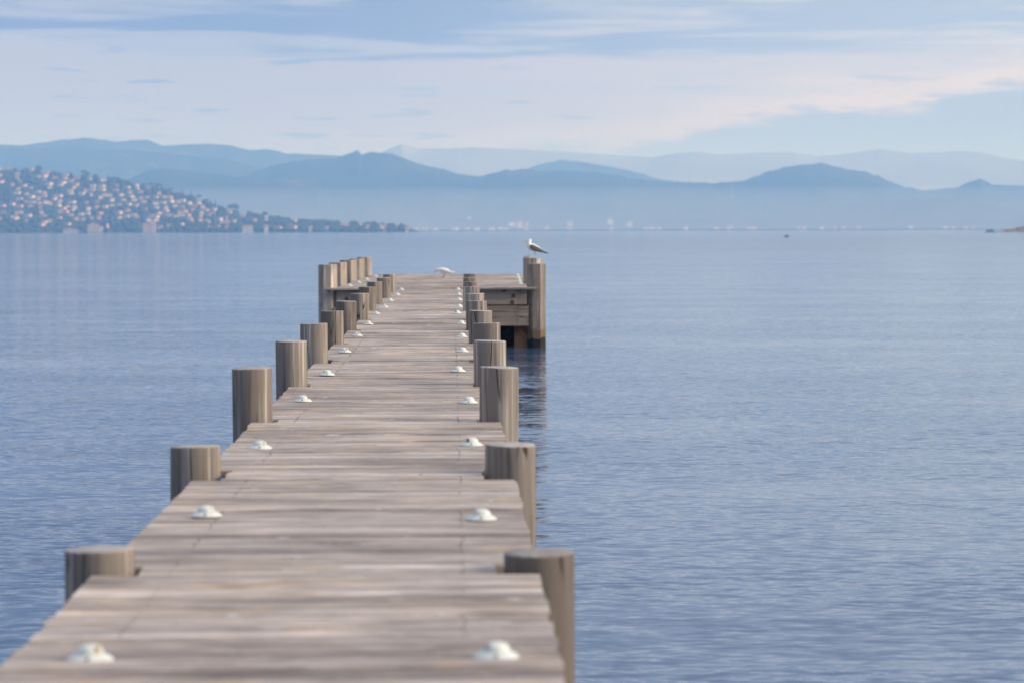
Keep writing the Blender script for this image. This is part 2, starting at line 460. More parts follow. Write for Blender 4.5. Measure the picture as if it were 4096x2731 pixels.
mountain('mountain', k2([(240, 425), (300, 412), (340, 394), (375, 388), (430, 393), (490, 400), (560, 407), (640, 412), (760, 420)]), 5900, 5300, M['mount'],
         'low rounded hazy hill just beyond the village hill', seed=6.1)
mountain('mountain', k2([(420, 425), (560, 409), (600, 389), (650, 376), (700, 368), (770, 365), (800, 355), (813, 350), (823, 346), (831, 355), (837, 356), (850, 350), (882, 351), (920, 360), (960, 375), (1000, 387),
                         (1020, 388), (1050, 400), (1100, 405), (1140, 396), (1200, 388), (1250, 393), (1320, 393), (1400, 400), (1450, 410), (1520, 417), (1650, 421), (1700, 416)]),
         6400, 5400, M['mount'], 'blue rounded mountain with a notched double summit', seed=1.0, jag=2.4)
mountain('mountain', k2([(1560, 424), (1650, 421), (1700, 417), (1750, 400), (1800, 384), (1845, 379), (1885, 374), (1930, 384), (1960, 391), (1987, 393), (2000, 399), (2020, 405), (2050, 420), (2110, 436), (2150, 436), (2200, 431),
                         (2215, 424), (2255, 412), (2282, 423), (2352, 428), (2450, 425), (2650, 440)]),
         6700, 5500, M['mount'], 'blue flat-topped mountain with a small cone beside it', seed=3.0, jag=2.3)
mountain('hill', [(3050, 850), (3260, 840), (3380, 818), (3580, 806), (3650, 797), (3790, 793), (3890, 803), (3930, 815), (4100, 838), (4400, 850)], 5700, 5250, M['mount'],
         'low wooded hill in front of the flat-topped mountain', seed=7.7)
# coastal plain under the mountains
def plain_shore():
    V = []; F = []; n = 120
    for i in range(n + 1):
        x = 1300 + (4700 - 1300) * i / n
        t = (x - X0) / FOC
        wob = 60 * mnoise.noise(Vector((x * .004, 0, 0)))
        for d, z in ((5000 + wob, -.4), (5010 + wob, 1.0), (5200, 4.0 + 2 * mnoise.noise(Vector((x * .01, 3, 0)))), (5600, 10.0), (6100, 14.0)):
            V.append((t * d, d, z))
    for i in range(n):
        for j in range(4):
            a = i * 5 + j; F.append((a, a + 5, a + 6, a + 1))
    tag(link('far_shore', mesh_of('far_shore', V, F, M['shore'], True)), 'low hazy shore with towns below the mountains', kind='structure')
plain_shore()

# village hill: an inhabited spur running down to a point
crest = interp([(-500, 640), (-200, 662), (0, 679), (60, 682), (170, 690), (238, 700), (340, 708), (425, 718), (502, 731), (553, 746), (608, 757), (667, 768), (723, 788), (786, 801), (829, 818),
                (876, 836), (935, 850), (1000, 862), (1075, 876), (1132, 882), (1188, 889), (1259, 893), (1325, 896), (1392, 899), (1453, 902), (1514, 906), (1586, 910), (1640, 914), (1665, 922)])
D_SH = 3200.0
def shore_y(x): return yh(x) + HC * FOC / D_SH
def hill_depth(x): return 90 + 620 * max(0., min(1., (1650 - x) / 1650.))
def hill_pt(x, s, lift=0.0):
    y = shore_y(x) + s * (crest(x) - shore_y(x))
    d = D_SH + s * hill_depth(x)
    p = at(x, y, d); p.z += lift
    return p
def s_of(x, y): return (shore_y(x) - y) / max(4., shore_y(x) - crest(x))
def build_hill():
    V = []; F = []; n = 240; rows = 18
    for i in range(n + 1):
        x = -500 + 2172 * i / n
        for j in range(rows + 1):
            s = j / rows
            p = hill_pt(x, s)
            p.z += 1.6 * mnoise.fractal(p * .02, .8, 2., 3) * math.sin(PI * s)
            if j == 0: p.z = -.4
            V.append(p)
        p = hill_pt(x, 1.0)
        V.append((p.x * 1.05, p.y * 1.05, p.z * .5 - .2)); V.append((p.x * 1.1, p.y * 1.1, -.4))
    m = rows + 3
    for i in range(n):
        for j in range(m - 1):
            a = i * m + j; F.append((a, a + m, a + m + 1, a + 1))
    tag(link('village_hill', mesh_of('village_hill', V, F, M['hill'], True)), 'wooded hillside dotted with pale houses running down to the sea', kind='structure')
build_hill()

# ------------------------------------------------------------------ trees of the hill
def clump_verts():
    bm = bmesh.new(); bmesh.ops.create_icosphere(bm, subdivisions=1, radius=1.0)
    v = np.array([q.co[:] for q in bm.verts]); f = np.array([[q.index for q in p.verts] for p in bm.faces]); bm.free()
    return v, f
CV, CF = clump_verts()

HOUSES = []
def hz(lst, ox, oy, k):
    for x, y, wd in lst: HOUSES.append((ox + x / k, oy + y / k, wd / k))
hz([(20,280,40),(100,272,80),(190,318,60),(30,335,60),(35,398,60),(320,290,40),(455,330,70),(480,310,40),(445,345,50),(485,415,80),(490,455,45),(540,360,35),(630,365,45),(615,403,60),(650,330,50),(690,385,50),
    (750,360,70),(865,372,50),(735,423,65),(895,430,65),(985,432,70),(990,380,80),(890,470,60),(980,472,70),(1120,428,40),(1220,445,50),(1293,428,30),(1310,458,40),(1410,462,45),(1340,492,60),(1110,473,70),
    (1240,495,50),(1155,518,60),(1005,523,70),(1058,520,50),(960,545,30),(1070,562,60),(1280,565,65),(1345,553,45),(1370,585,70),(1405,543,45),(1480,540,50),(1560,538,30),(1615,543,45),(1180,570,50),(1550,595,40),
    (1475,600,80),(1620,578,60),(1690,580,50),(1735,572,40),(1660,625,60),(1735,632,40),(1810,620,60),(1850,625,35),(1795,592,40),(1880,592,40),(200,460,55),(310,458,35),(185,500,80),(385,490,60),(430,500,50),
    (440,530,60),(270,510,50),(320,540,60),(205,557,80),(570,530,95),(590,575,60),(455,588,85),(325,590,80),(305,627,45),(210,625,70),(140,612,40),(55,620,40),(680,480,70),(690,502,60),(790,503,70),(825,480,40),
    (700,585,90),(840,590,40),(720,635,60),(615,645,70),(590,680,60),(640,680,50),(850,650,50),(840,690,70),(925,633,35),(1010,630,40),(1068,617,40),(1140,610,40),(1300,622,60),(1390,658,35),(1480,635,60),
    (1140,683,55),(1215,663,40),(1140,733,60),(1210,718,40),(1275,710,50),(1310,735,60),(1440,718,50),(1485,725,45),(1480,755,50),(1590,712,80),(1575,665,60),(1720,708,70),(1760,672,35),(1910,690,45),(1905,710,40),
    (1985,705,45),(2020,690,40),(2170,684,50),(2290,715,80),(55,680,60),(200,685,90),(290,715,80),(410,685,40),(430,715,30),(140,722,40),(175,738,60),(20,740,40),(580,735,60),(685,710,35),(780,700,50),(740,748,60),
    (875,738,50),(950,740,50),(965,690,50),(405,640,40),(660,790,40),(1450,785,50),(1520,825,50),(1600,818,30),(1960,770,50),(2100,775,50),(2150,775,40),(2215,768,30),(2145,820,30),(1985,822,30),(1890,758,35),(2315,825,80)], 0, 560, 2.352)
hz([(70,645,45),(225,645,30),(340,595,60),(437,630,30),(525,630,35),(528,688,40),(620,688,75),(740,630,60),(735,688,70),(873,690,35),(1003,690,35),(1140,668,80),(1265,664,40),(1320,690,30),(1425,690,35),
    (1460,664,35),(1460,704,30),(1550,686,25),(1627,690,25)], 800, 560, 1.96)

rh = random.Random(23)
while len(HOUSES) < 200:
    x = rh.uniform(8, 930); sq = rh.uniform(.10, .93); y = shore_y(x) + sq * (crest(x) - shore_y(x)) - 4
    if all(abs(x - a) > 17 or abs(y - b_) > 9 for a, b_, c_ in HOUSES): HOUSES.append((x, y, rh.uniform(11, 19)))
FRONT = [(378, 40), (405, 20), (290, 60), (592, 30), (617, 18), (985, 24), (1007, 16), (1068, 14), (1245, 13), (1629, 12)]
def woodland():
    n = 6200; V = np.zeros((n * len(CV), 3)); F = np.zeros((n * len(CF), 3), int)
    hx = np.array([h[0] for h in HOUSES]); hy = np.array([h[1] for h in HOUSES]); hw = np.array([h[2] for h in HOUSES])
    k = 0
    while k < n:
        x = random.uniform(-480, 1640) if random.random() < .8 else random.uniform(900, 1640)
        s = random.random() ** .85
        top = random.random() < .16
        if top: s = random.uniform(.93, 1.0)
        p = hill_pt(x, s); y = shore_y(x) + s * (crest(x) - shore_y(x))
        r = random.uniform(1.5, 3.3) * (1.0 if x < 900 else .85)
        # gardens in front of the houses stay open
        if s < .5 and any(abs(fx - x) < fw * .5 + 6 for fx, fw in FRONT) and shore_y(x) - y < 34: continue
        dxh = np.abs(hx - x); dyh = y - hy
        if np.any((dxh < hw * .46 + 5) & (dyh > -9) & (dyh < 17)): continue
        vv = CV * np.array([r * random.uniform(.8, 1.3), r, r * random.uniform(.8, 1.35)])
        vv = vv * (1 + .28 * (rng.random((len(CV), 1)) - .5))
        vv = vv + np.array([p.x, p.y, p.z + r * .75])
        V[k * len(CV):(k + 1) * len(CV)] = vv; F[k * len(CF):(k + 1) * len(CF)] = CF + k * len(CV); k += 1
    me = mesh_of('woodland', V, [tuple(int(i) for i in q) for q in F], M['leaf'])
    tag(link('woodland', me), 'dark trees covering the village hill between the houses', kind='stuff')
woodland()

def crown_mesh(name, shape, seed):
    r_ = random.Random(seed); V = []; F = []
    for k in range(26):
        if shape == 'round':
            a = r_.uniform(0, 2 * PI); e = r_.uniform(-.6, 1.); q = r_.uniform(.2, 1.)
            c = np.array([math.cos(a) * 2.6 * q * math.cos(e), math.sin(a) * 2.6 * q * math.cos(e), 5.2 + 2.0 * e * q]); rr = r_.uniform(.7, 1.35)
        elif shape == 'pine':
            a = r_.uniform(0, 2 * PI); q = r_.random() ** .5
            c = np.array([math.cos(a) * 3.4 * q, math.sin(a) * 3.4 * q, 7.2 + r_.uniform(-.5, .7) * (1.2 - q)]); rr = r_.uniform(.7, 1.2)
        else:
            h = r_.random(); a = r_.uniform(0, 2 * PI)
            c = np.array([math.cos(a) * .7 * (1 - h), math.sin(a) * .7 * (1 - h), 1.5 + 8 * h]); rr = .5 + .8 * (1 - h)
        b = len(V); V += list((CV * rr * (1 + .3 * (rng.random((len(CV), 1)) - .5))) + c)
        F += [tuple(int(i) + b for i in q) for q in CF]
    return mesh_of(name, V, F, M['leaf'])
TREES = {}
for shp in ('round', 'pine', 'cypress'):
    tr = MB().lathe([(.35, -1.0), (.28, 2.5), (.18, 5.5)], 7).mesh('trunk', M['bark'])
    TREES[shp] = (crown_mesh('crown', shp, hash(shp) % 97), tr)
def tree(x, s, shp, k, label, group):
    o = empty('tree', hill_pt(x, s, -.2)); o.scale = (k, k, k); o.rotation_euler = (0, 0, random.uniform(0, 6))
    link('crown', TREES[shp][0], o); link('trunk', TREES[shp][1], o)
    tag(o, label, 'tree', group)
    return o
TG = 'trees along the skyline of the village hill'
tree(925, 1.0, 'round', 1.25, 'dark tree standing tallest where the village hill drops to its low spur', TG)
tree(948, 1.0, 'round', 1.5, 'broad dark tree beside the tall one where the hill drops to its spur', TG)
tree(1063, 1.0, 'round', 1.1, 'dark tree above the cream house in the middle of the low spur', TG)
TO = ['first', 'second', 'third', 'fourth', 'fifth', 'sixth', 'seventh', 'eighth', 'ninth', 'tenth', 'eleventh', 'twelfth', 'thirteenth', 'fourteenth', 'fifteenth']
for i, x in enumerate((165, 172, 345, 362, 470, 610, 640, 655)):
    tree(x, .99, random.choice(['round', 'pine']), random.uniform(.8, 1.15), f'dark tree on the high skyline of the village hill, {TO[i]} from the left', TG)
for i, x in enumerate((690, 735, 770, 800, 830, 848, 866, 880)):
    tree(x, .99, random.choice(['round', 'pine', 'cypress']), random.uniform(.8, 1.2), f'dark tree on the falling skyline of the village hill, {TO[i]} from the left', TG)
for i, x in enumerate((1000, 1015, 1100, 1115, 1150, 1225, 1300, 1320, 1350, 1410, 1425, 1480, 1500, 1530, 1555)):
    tree(x, .98, random.choice(['round', 'pine', 'round']), random.uniform(.55, .85), f'dark tree on the low spur reaching out to sea, {TO[14 - i]} from its tip', TG)

# ------------------------------------------------------------------ houses
def gable(wd, dp, h, rise, ov=.5):
    x, y = wd / 2 + ov, dp / 2 + ov
    v = [(-x, -y, h), (x, -y, h), (x, y, h), (-x, y, h), (-x, 0, h + rise), (x, 0, h + rise),
         (-x, -y, h - .25), (x, -y, h - .25), (x, y, h - .25), (-x, y, h - .25)]
    f = [(0, 1, 5, 4), (2, 3, 4, 5), (0, 4, 3), (1, 2, 5), (6, 9, 8, 7), (0, 6, 7, 1), (1, 7, 8, 2), (2, 8, 9, 3), (3, 9, 6, 0)]
    return MB().add(v, f)
def hip(wd, dp, h, rise, ov=.5):
    x, y = wd / 2 + ov, dp / 2 + ov; q = max(.3, (wd - dp) / 2)
    v = [(-x, -y, h), (x, -y, h), (x, y, h), (-x, y, h), (-q, 0, h + rise), (q, 0, h + rise),
         (-x, -y, h - .25), (x, -y, h - .25), (x, y, h - .25), (-x, y, h - .25)]
    f = [(0, 1, 5, 4), (2, 3, 4, 5), (0, 4, 3), (1, 2, 5), (6, 9, 8, 7), (0, 6, 7, 1), (1, 7, 8, 2), (2, 8, 9, 3), (3, 9, 6, 0)]
    return MB().add(v, f)
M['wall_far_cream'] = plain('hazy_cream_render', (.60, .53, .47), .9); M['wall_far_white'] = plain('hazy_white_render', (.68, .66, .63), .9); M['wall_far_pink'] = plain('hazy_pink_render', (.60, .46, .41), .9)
HM = {}
for wm in ('wall_cream', 'wall_white', 'wall_pink', 'wall_far_cream', 'wall_far_white', 'wall_far_pink'):
    HM[wm] = [(MB().box(-.5, .5, -.5, .5, -.8, 1).mesh('wall', M[wm]), r) for r in
              (gable(1, 1, 1.0, .20, .04).mesh('roof', M['roof']), hip(1.2, 1, 1.0, .20, .03).mesh('roof', M['roof']))]
def house(p, wd, h, dp, wm, kind, rz, label, group, name='house'):
    o = empty(name, p, rz)
    wmesh, rmesh = HM[wm][kind]
    for nm, me in (('wall', wmesh), ('roof', rmesh)):
        c = link(nm, me, o); c.scale = (wd * (1 if nm == 'wall' or kind == 0 else .84), dp, h)
    tag(o, label, 'house' if name == 'house' else 'building', group)
    return o
r2 = random.Random(11)
ORDN = ['first', 'second', 'third', 'fourth', 'fifth', 'sixth', 'seventh', 'eighth', 'ninth', 'tenth', 'eleventh', 'twelfth', 'thirteenth', 'fourteenth', 'fifteenth', 'sixteenth']
REG = {}
def later(o, base, x): REG.setdefault(base, []).append((x, o))
def give_labels():
    for base, l in REG.items():
        l.sort(key=lambda q: q[0])
        for i, (x, o) in enumerate(l):
            o['label'] = base if len(l) == 1 else f'{base}, {ORDN[i]} from the left'
def column(x):
    return ('left of the long building' if x < 235 else 'above the long building' if x < 335 else 'above the biggest building' if x < 470 else
            'above the pink block' if x < 660 else 'near the low spur')
ZN = {0: 'low on', 1: 'halfway up', 2: 'high on'}
WN = {'wall_cream': 'cream', 'wall_white': 'white', 'wall_pink': 'pink'}
for x, y, wp in HOUSES:
    s = max(.02, min(1.0, s_of(x, y + 4)))
    p = hill_pt(x, s, -.3)
    wm = r2.choice(['wall_cream'] * 4 + ['wall_white'] * 3 + ['wall_pink'] * 3)
    wd = max(5.0, wp * .70 * p.y / FOC); h = r2.uniform(2.6, 4.0)
    size = 'tiny' if wp < 18 else 'small' if wp < 25 else 'broad' if wp < 32 else 'long'
    z = 0 if s < .34 else (1 if s < .7 else 2)
    if x > 935:
        lab = f'{size} {WN[wm]} house on the low spur by the water'; grp = 'houses on the low spur'
    else:
        lab = f'{size} {WN[wm]} house {ZN[z]} the hill {column(x)}'; grp = 'houses on the village hill'
    ho = house(p, wd, h, r2.uniform(6, 9), wm, r2.randint(0, 1), r2.uniform(-.5, .5), lab, grp)
    later(ho, lab, x)

# waterfront buildings of the hill that are large enough to read one by one
def block(x, y_base, wp, hp, wm, label, floors, cols, hipped=False):
    p = at(x, shore_y(x), D_SH + 6); p.z = .4
    wd = wp * D_SH / FOC; h = hp * D_SH / FOC
    o = empty('waterfront_building', p, 0.06)
    MB().box(-wd / 2, wd / 2, 0, 11, -.8, h * .86).build('wall', M[wm], o)
    r = hip(wd, 11, h * .86, h * .14) if wd > 11 else gable(wd, 11, h * .86, h * .14)
    for q in r.v: q.y += 5.5
    r.build('roof', M['roof'], o)
    for i in range(cols):
        for j in range(floors):
            cx = -wd / 2 + wd * (i + .5) / cols; cz = h * .86 * (j + .5) / floors
            wn = MB().box(cx - .55, cx + .55, -.06, .12, cz - .75, cz + .75).build('window', M['pane'], o)
    tag(o, label, 'building')
block(378, 0, 40, 37, 'wall_pink', 'large pink waterfront building with three storeys, biggest on the shore', 3, 4)
block(405, 0, 20, 24, 'wall_white', 'small white annex joined to the large pink waterfront building', 2, 2)
block(290, 0, 60, 15, 'wall_cream', 'long low cream building at the water left of the pink one', 1, 6)
block(592, 0, 30, 36, 'wall_pink', 'pale pink waterfront block with two storeys below the steep slope', 3, 3)
block(617, 0, 18, 38, 'wall_cream', 'narrow cream tower house beside the pale pink waterfront block', 3, 2)
block(985, 0, 24, 26, 'wall_cream', 'cream house with a wide front at the water where the spur begins', 2, 2)
block(1007, 0, 16, 27, 'wall_white', 'white house joined to the cream one where the spur begins', 2, 2)
block(1068, 0, 14, 26, 'wall_white', 'narrow white house at the water edge of the spur', 2, 1)
block(1245, 0, 13, 25, 'wall_white', 'tall bright white house standing alone at the water on the spur', 2, 1)
block(1629, 0, 12, 17, 'wall_cream', 'last cream building on the very tip of the spur', 1, 1)

# ------------------------------------------------------------------ sea beacon, buoy, islet
def beacon():
    p = at(436, shore_y(436) + 1, 3050); p.z = 0
    o = empty('sea_beacon', p)
    MB().lathe([(2.2, -.8), (2.0, 1.0), (1.7, 5.2)], 14).build('base', M['navy'], o)
    MB().lathe([(1.55, 5.2), (1.9, 5.4), (1.9, 6.0), (1.5, 6.1), (1.4, 8.6), (1.0, 9.2), (.25, 10.2)], 14).build('top', M['orange'], o)
    tag(o, 'small sea beacon with an orange top on a dark base beside the pink building', 'beacon')
beacon()
def buoy():
    o = empty('mooring_buoy', at(3151, 0, 822).to_2d().to_3d())
    MB().lathe([(.05, -.35), (.5, -.25), (.74, .05), (.70, .35), (.45, .55), (.15, .62)], 18).build('float', M['buoy'], o, True)
    MB().lathe([(.10, .60), (.10, .85), (.16, .87), (.16, .95)], 10).build('mooring_ring', M['buoy'], o)
    MB().lathe([(.3, -.3), (.36, .12), (.22, .34)], 12, cx=-.85).build('small_float', M['buoy'], o, True)
    tag(o, 'small dark float alone on the open water', 'buoy'); o.scale = (.8, .8, .8)
buoy()
def rock_mesh(name, m, L, Wd, H, seed, peak=.5):
    V = []; F = []; nx, ny = 26, 10
    for i in range(nx + 1):
        for j in range(ny + 1):
            u, v = i / nx, j / ny
            x = (u - .5) * L; y = (v - .5) * Wd
            e = max(0., 1 - abs(2 * v - 1) ** 2.2)
            env = (min(1, u / peak) if u < peak else min(1, (1 - u) / (1 - peak))) ** .8
            z = H * env * e * (.75 + .5 * mnoise.fractal(Vector((x * .25, y * .25, seed)), .8, 2., 4)) - .5 * (1 - env * e)
            V.append((x + .5 * mnoise.noise(Vector((u * 9, v * 9, seed))), y, z))
    for i in range(nx):
        for j in range(ny):
            a = i * (ny + 1) + j; F.append((a, a + ny + 1, a + ny + 2, a + 1))
    return mesh_of(name, V, F, m)
DR = 1750
p = at(4150, 0, DR); p.z = -.1
tag(link('rocky_islet', rock_mesh('rocky_islet', M['rock'], 54, 22, 6.6, 2.2, .60), None, p), 'brown rocky islet breaking the horizon beside the low dark reef', 'rock')
p = at(3966, 0, DR - 20); p.z = 0
tag(link('reef', rock_mesh('reef', M['dark_rock'], 9, 5, 2.2, 6.2, .6), None, p), 'low dark reef at the tip of the brown rocky islet', 'rock')

# ------------------------------------------------------------------ far shore towns
FAR = [(2005,902,26),(2020,908,22),(2050,890,30),(2080,893,24),(2104,905,22),(2108,890,18),(2190,897,22),(2195,870,46),(2240,868,44),(2280,888,26),(2300,868,50),(2278,902,22),(2358,868,60),(2442,880,24),(2446,906,18),(2520,890,26),
       (2590,904,34),(2612,905,20),(2638,905,18),(2760,857,56),(2745,905,18),(2870,903,22),(2925,896,18),(2915,905,14),(3015,852,40),(3010,903,44),(3155,852,30),(3210,853,16),(3200,903,12),(3220,903,10),(3288,884,20),(3290,905,16),
       (3345,904,14),(3378,902,14),(1968,905,30),(1910,907,24),(1870,903,20),(1820,906,30),(1745,905,26),(1700,908,30),(1665,905,16),(3788,901,18),(3818,901,16),(3870,902,22),(3893,872,16),(3900,902,18),(3440,902,14),(3647,898,12),(1880,870,22)]
def far_tower(x, y, wp, i):
    base = 909
    d = 5060 + max(0, (905 - y)) * 18
    p = at(x, base, d); p.z = max(1.2, 3.0 + (d - 5060) * .012)
    hgt = max(4.0, (base - y + 8) * .45 * d / FOC) if y > 893 else random.uniform(5, 8)
    if y <= 893: p.z = max(2.0, HC + (yh(x) - y - 4) * d / FOC - 2)
    wm = r2.choice(['wall_white', 'wall_cream', 'wall_pink'])
    b = 'by the water' if y > 893 else 'set back on rising ground'
    lab = f'hazy {WN[wm]} building {b} on the far shore'
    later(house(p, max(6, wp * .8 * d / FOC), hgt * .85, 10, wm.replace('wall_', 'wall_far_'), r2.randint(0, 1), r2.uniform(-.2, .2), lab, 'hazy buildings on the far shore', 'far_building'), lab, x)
for i, (x, y, wp) in enumerate(FAR): far_tower(x, y, wp, i)
give_labels()

# ------------------------------------------------------------------ jetty
jetty = empty('jetty', (-.44, 30, 0))
tag(jetty, 'weathered grey plank jetty with round posts and a wide end platform', 'jetty')
JX, JY = -.44, 30.0          # the jetty's own origin
XL, XR = -1.155, .27         # post rows, on the edges of the walkway
POST_Y = [9.23, 12.88, 16.5, 20.3, 24.0, 27.76, 31.5, 35.3, 39.1, 42.75, 46.3, 50.6]
PR = .114
r3 = random.Random(5)
def deck_wave(y):
    """slow sag of the deck between its trestles"""
    ph = (y - POST_Y[0]) / 3.745
    return -.010 * (math.sin(PI * (ph % 1.0)) ** 1.0) + .004 * mnoise.noise(Vector((y * .35, 1.7, 0)))
def plank_mb(x0, x1, y0, y1, z, th=.038, seed=0):
    """a board with eased long edges and a slight warp"""
    rr = random.Random(seed); mb = MB(); n = 4; b = .005
    tw = rr.uniform(-.0018, .0018); cup = rr.uniform(-.002, .0012)
    prof = [(y0, -th), (y0, -b), (y0 + b, 0), ((y0 + y1) / 2, cup), (y1 - b, 0), (y1, -b), (y1, -th)]
    V = []; F = []
    for i in range(n + 1):
        u = i / n; x = x0 + (x1 - x0) * u
        dz = tw * (u - .5) * 2 + rr.uniform(-.0012, .0012); dyy = rr.uniform(-.001, .001)
        for yy, zz in prof: V.append((x, yy + dyy, z + zz + dz))
    k = len(prof)
    for i in range(n):
        for j in range(k):
            F.append((i * k + j, i * k + (j + 1) % k, (i + 1) * k + (j + 1) % k, (i + 1) * k + j)[::-1])
    F.append(tuple(range(k))); F.append(tuple(n * k + j for j in range(k))[::-1])
    return mb.add(V, F)
PITCH = .1483; BW = .1405
Y_DECK0, Y_DECK1 = 4.2, 53.88
nplank = int((Y_DECK1 - Y_DECK0) / PITCH)
shared = {}
stuffmb = MB()
rest_plank_count = 0
for i in range(nplank):
    y0 = Y_DECK0 + i * PITCH
    yc = y0 + BW / 2
    near = min(abs(yc - py) for py in POST_Y) < PR + BW / 2 + .012
    over = .135 if near else 0
    ex0 = XL + (over if near else -.004); ex1 = XR - over + (0 if near else .006)
    zt = DECK + deck_wave(yc) + r3.gauss(0, .0017) + (r3.choice((-.004, .004)) if r3.random() < .14 else 0)
    if i < 300:
        key = (near, r3.randrange(8))
        if key not in shared:
            shared[key] = plank_mb(ex0, ex1, -BW / 2, BW / 2, 0, seed=len(shared)).mesh('plank', M['plank'])
        o = link('plank', shared[key], jetty, (-JX + r3.uniform(-.006, .006), yc - JY, zt), (0, 0, r3.uniform(-.0015, .0015)))
    else:
        m_ = plank_mb(ex0 + r3.uniform(-.006, .006), ex1, y0, y0 + BW, zt, seed=i)
        stuffmb.add([(v.x - JX, v.y - JY, v.z) for v in m_.v], m_.f)
# end platform, turned about one degree to the right of the walkway
PA = -.0175
F0 = Vector((-.405, 54.0, 0.0))
RP = Matrix.Translation(F0) @ Matrix.Rotation(PA, 4, 'Z')
def plat(x, y, z): return RP @ Vector((x, y, z))
PLX0, PLX1, PLY = -1.85, 1.82, 16.85
for i in range(int(PLY / PITCH)):
    y0 = i * PITCH; first = i == 0
    m_ = plank_mb(-1.99 if first else PLX0 + r3.uniform(-.006, .006), 1.99 if first else PLX1 + r3.uniform(-.006, .006), y0, y0 + BW,
                  DECK + .006 + (-.012 * math.sin(PI * ((y0 / 3.72) % 1.0)) if not first else .004) + r3.gauss(0, .0028) + (r3.choice((-.006, .006)) if r3.random() < .16 else 0), seed=900 + i)
    if first:
        q = m_.mesh('plank', M['plank']); o = link('plank', q, jetty); o.matrix_local = Matrix.Translation((-JX, -JY, 0)) @ RP
        continue
    stuffmb.add([plat(*v) - Vector((JX, JY, 0)) for v in m_.v], m_.f)
o = stuffmb.build('plank', M['plank'], jetty); o['kind'] = 'stuff'

# screw heads in lines over the stringers, too small to pick apart
scm = MB()
for i in range(nplank):
    yc = Y_DECK0 + i * PITCH + BW / 2
    if yc < 5.5 or yc > 30: continue
    for x in (XL + .24, XR - .24):
        for q in (-.035, .035):
            cx, cy, z = x + r3.uniform(-.006, .006) - JX, yc + q - JY, DECK + deck_wave(yc) + .0012
            scm.add([(cx + .0038 * math.cos(a * PI / 3), cy + .0038 * math.sin(a * PI / 3), z) for a in range(6)] +
                    [(cx + .0038 * math.cos(a * PI / 3), cy + .0038 * math.sin(a * PI / 3), z - .006) for a in range(6)],
                    [(0, 1, 2, 3, 4, 5)] + [(a, a + 6, (a + 1) % 6 + 6, (a + 1) % 6) for a in range(6)])
o = scm.build('screw', plain('dull_screw', (.25, .22, .20), .5), jetty); o['kind'] = 'stuff'

# round posts
SPLITS = {(1, 0): (-1.62, .16), (3, 1): (-1.52, .22), (4, 0): (-1.95, .12), (5, 0): (-1.25, .16), (6, 1): (-1.0, .10), (7, 1): (-1.2, .12), (2, 1): (-2.3, .10), (8, 0): (-1.4, .14)}
def post_mesh(top, seed, split=None, n=40):
    """round post; a drying split runs down some of them"""
    rr = random.Random(seed); V = []; F = []
    zs = [-2.0, -.2, .3, .8, DECK - .05, DECK + (top - DECK) * .35, DECK + (top - DECK) * .7, top - .010, top - .002, top, top + .0015]
    rs = [1.03, 1.03, 1.02, 1.01, 1.0, 1.0, 1.0, 1.0, .988, .96, .45]
    ph = [rr.uniform(0, 6) for _ in range(4)]
    tilt = (rr.uniform(-.008, .008), rr.uniform(-.008, .008))
    slope = (rr.uniform(-.03, .03), rr.uniform(-.03, .03))
    ang = [2 * PI * i / n for i in range(n)]
    if split:
        a0 = split[0] % (2 * PI)
        ang = sorted([a for a in ang if abs(a - a0) > .075] + [a0 - .06, a0 - .028, a0, a0 + .024, a0 + .06])
    n = len(ang)
    for k, (z, q) in enumerate(zip(zs, rs)):
        for a in ang:
            r = PR * q * (1 + .014 * math.sin(2 * a + ph[0]) + .009 * math.sin(3 * a + ph[3]) + .006 * math.sin(7 * a + ph[1] + z) + .004 * math.sin(13 * a + ph[2]))
            da = a + (.05 * math.sin(z * 9 + ph[1]) if split and abs(a - a0) < .05 else 0)
            if split and abs(a - a0) < .01 and k >= 3: r *= 1 - split[1] * (1.0 if k >= 6 else .7)
            x, y = r * math.cos(da), r * math.sin(da)
            zz = z + ((slope[0] * x + slope[1] * y) if k >= 7 else 0) + (rr.uniform(-.0015, .0015) if k in (8, 9) else 0)
            V.append((x + tilt[0] * (z - DECK), y + tilt[1] * (z - DECK), zz))
    for k in range(len(zs) - 1):
        for i in range(n):
            j = (i + 1) % n; F.append((k * n + i, k * n + j, (k + 1) * n + j, (k + 1) * n + i))
    F.append(tuple((len(zs) - 1) * n + i for i in range(n)))
    mi = [0] * (n * 8) + [1] * (n * 2) + [1]
    me = mesh_of('round_post', V, F, [M['post'], M['post_top']], True, mi)
    auto_smooth(me, 40)
    return me
HL = [.071, .128, .306, .314, .316, .314, .318, .318, .322, .328, .328, .318]
HR = [.053, .130, .306, .312, .316, .314, .316, .312, .322, .322, .326, .322]
DXL = [.005, -.015, -.010, .002, -.016, -.023, -.025, .002, -.020, -.021, .035, .028]
DXR = [.008, -.010, -.003, -.008, .018, -.002, -.007, .002, -.018, -.002, .015, .034]
for i, y in enumerate(POST_Y):
    for row, (x, h, dxx) in enumerate(((XL, HL[i], DXL[i]), (XR, HR[i], DXR[i]))):
        link('round_post', post_mesh(DECK + h, i * 2 + row, SPLITS.get((i, row))), jetty, (x + dxx - JX, y - JY, 0))

# under the walkway: cross beams at the posts and two stringers
for i, y in enumerate(POST_Y):
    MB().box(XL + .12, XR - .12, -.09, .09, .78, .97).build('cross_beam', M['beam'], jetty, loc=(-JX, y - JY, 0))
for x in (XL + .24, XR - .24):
    MB().box(-.06, .06, Y_DECK0, Y_DECK1 - .1, .975, 1.082).build('stringer', M['beam'], jetty, loc=(x - JX, -JY, 0))

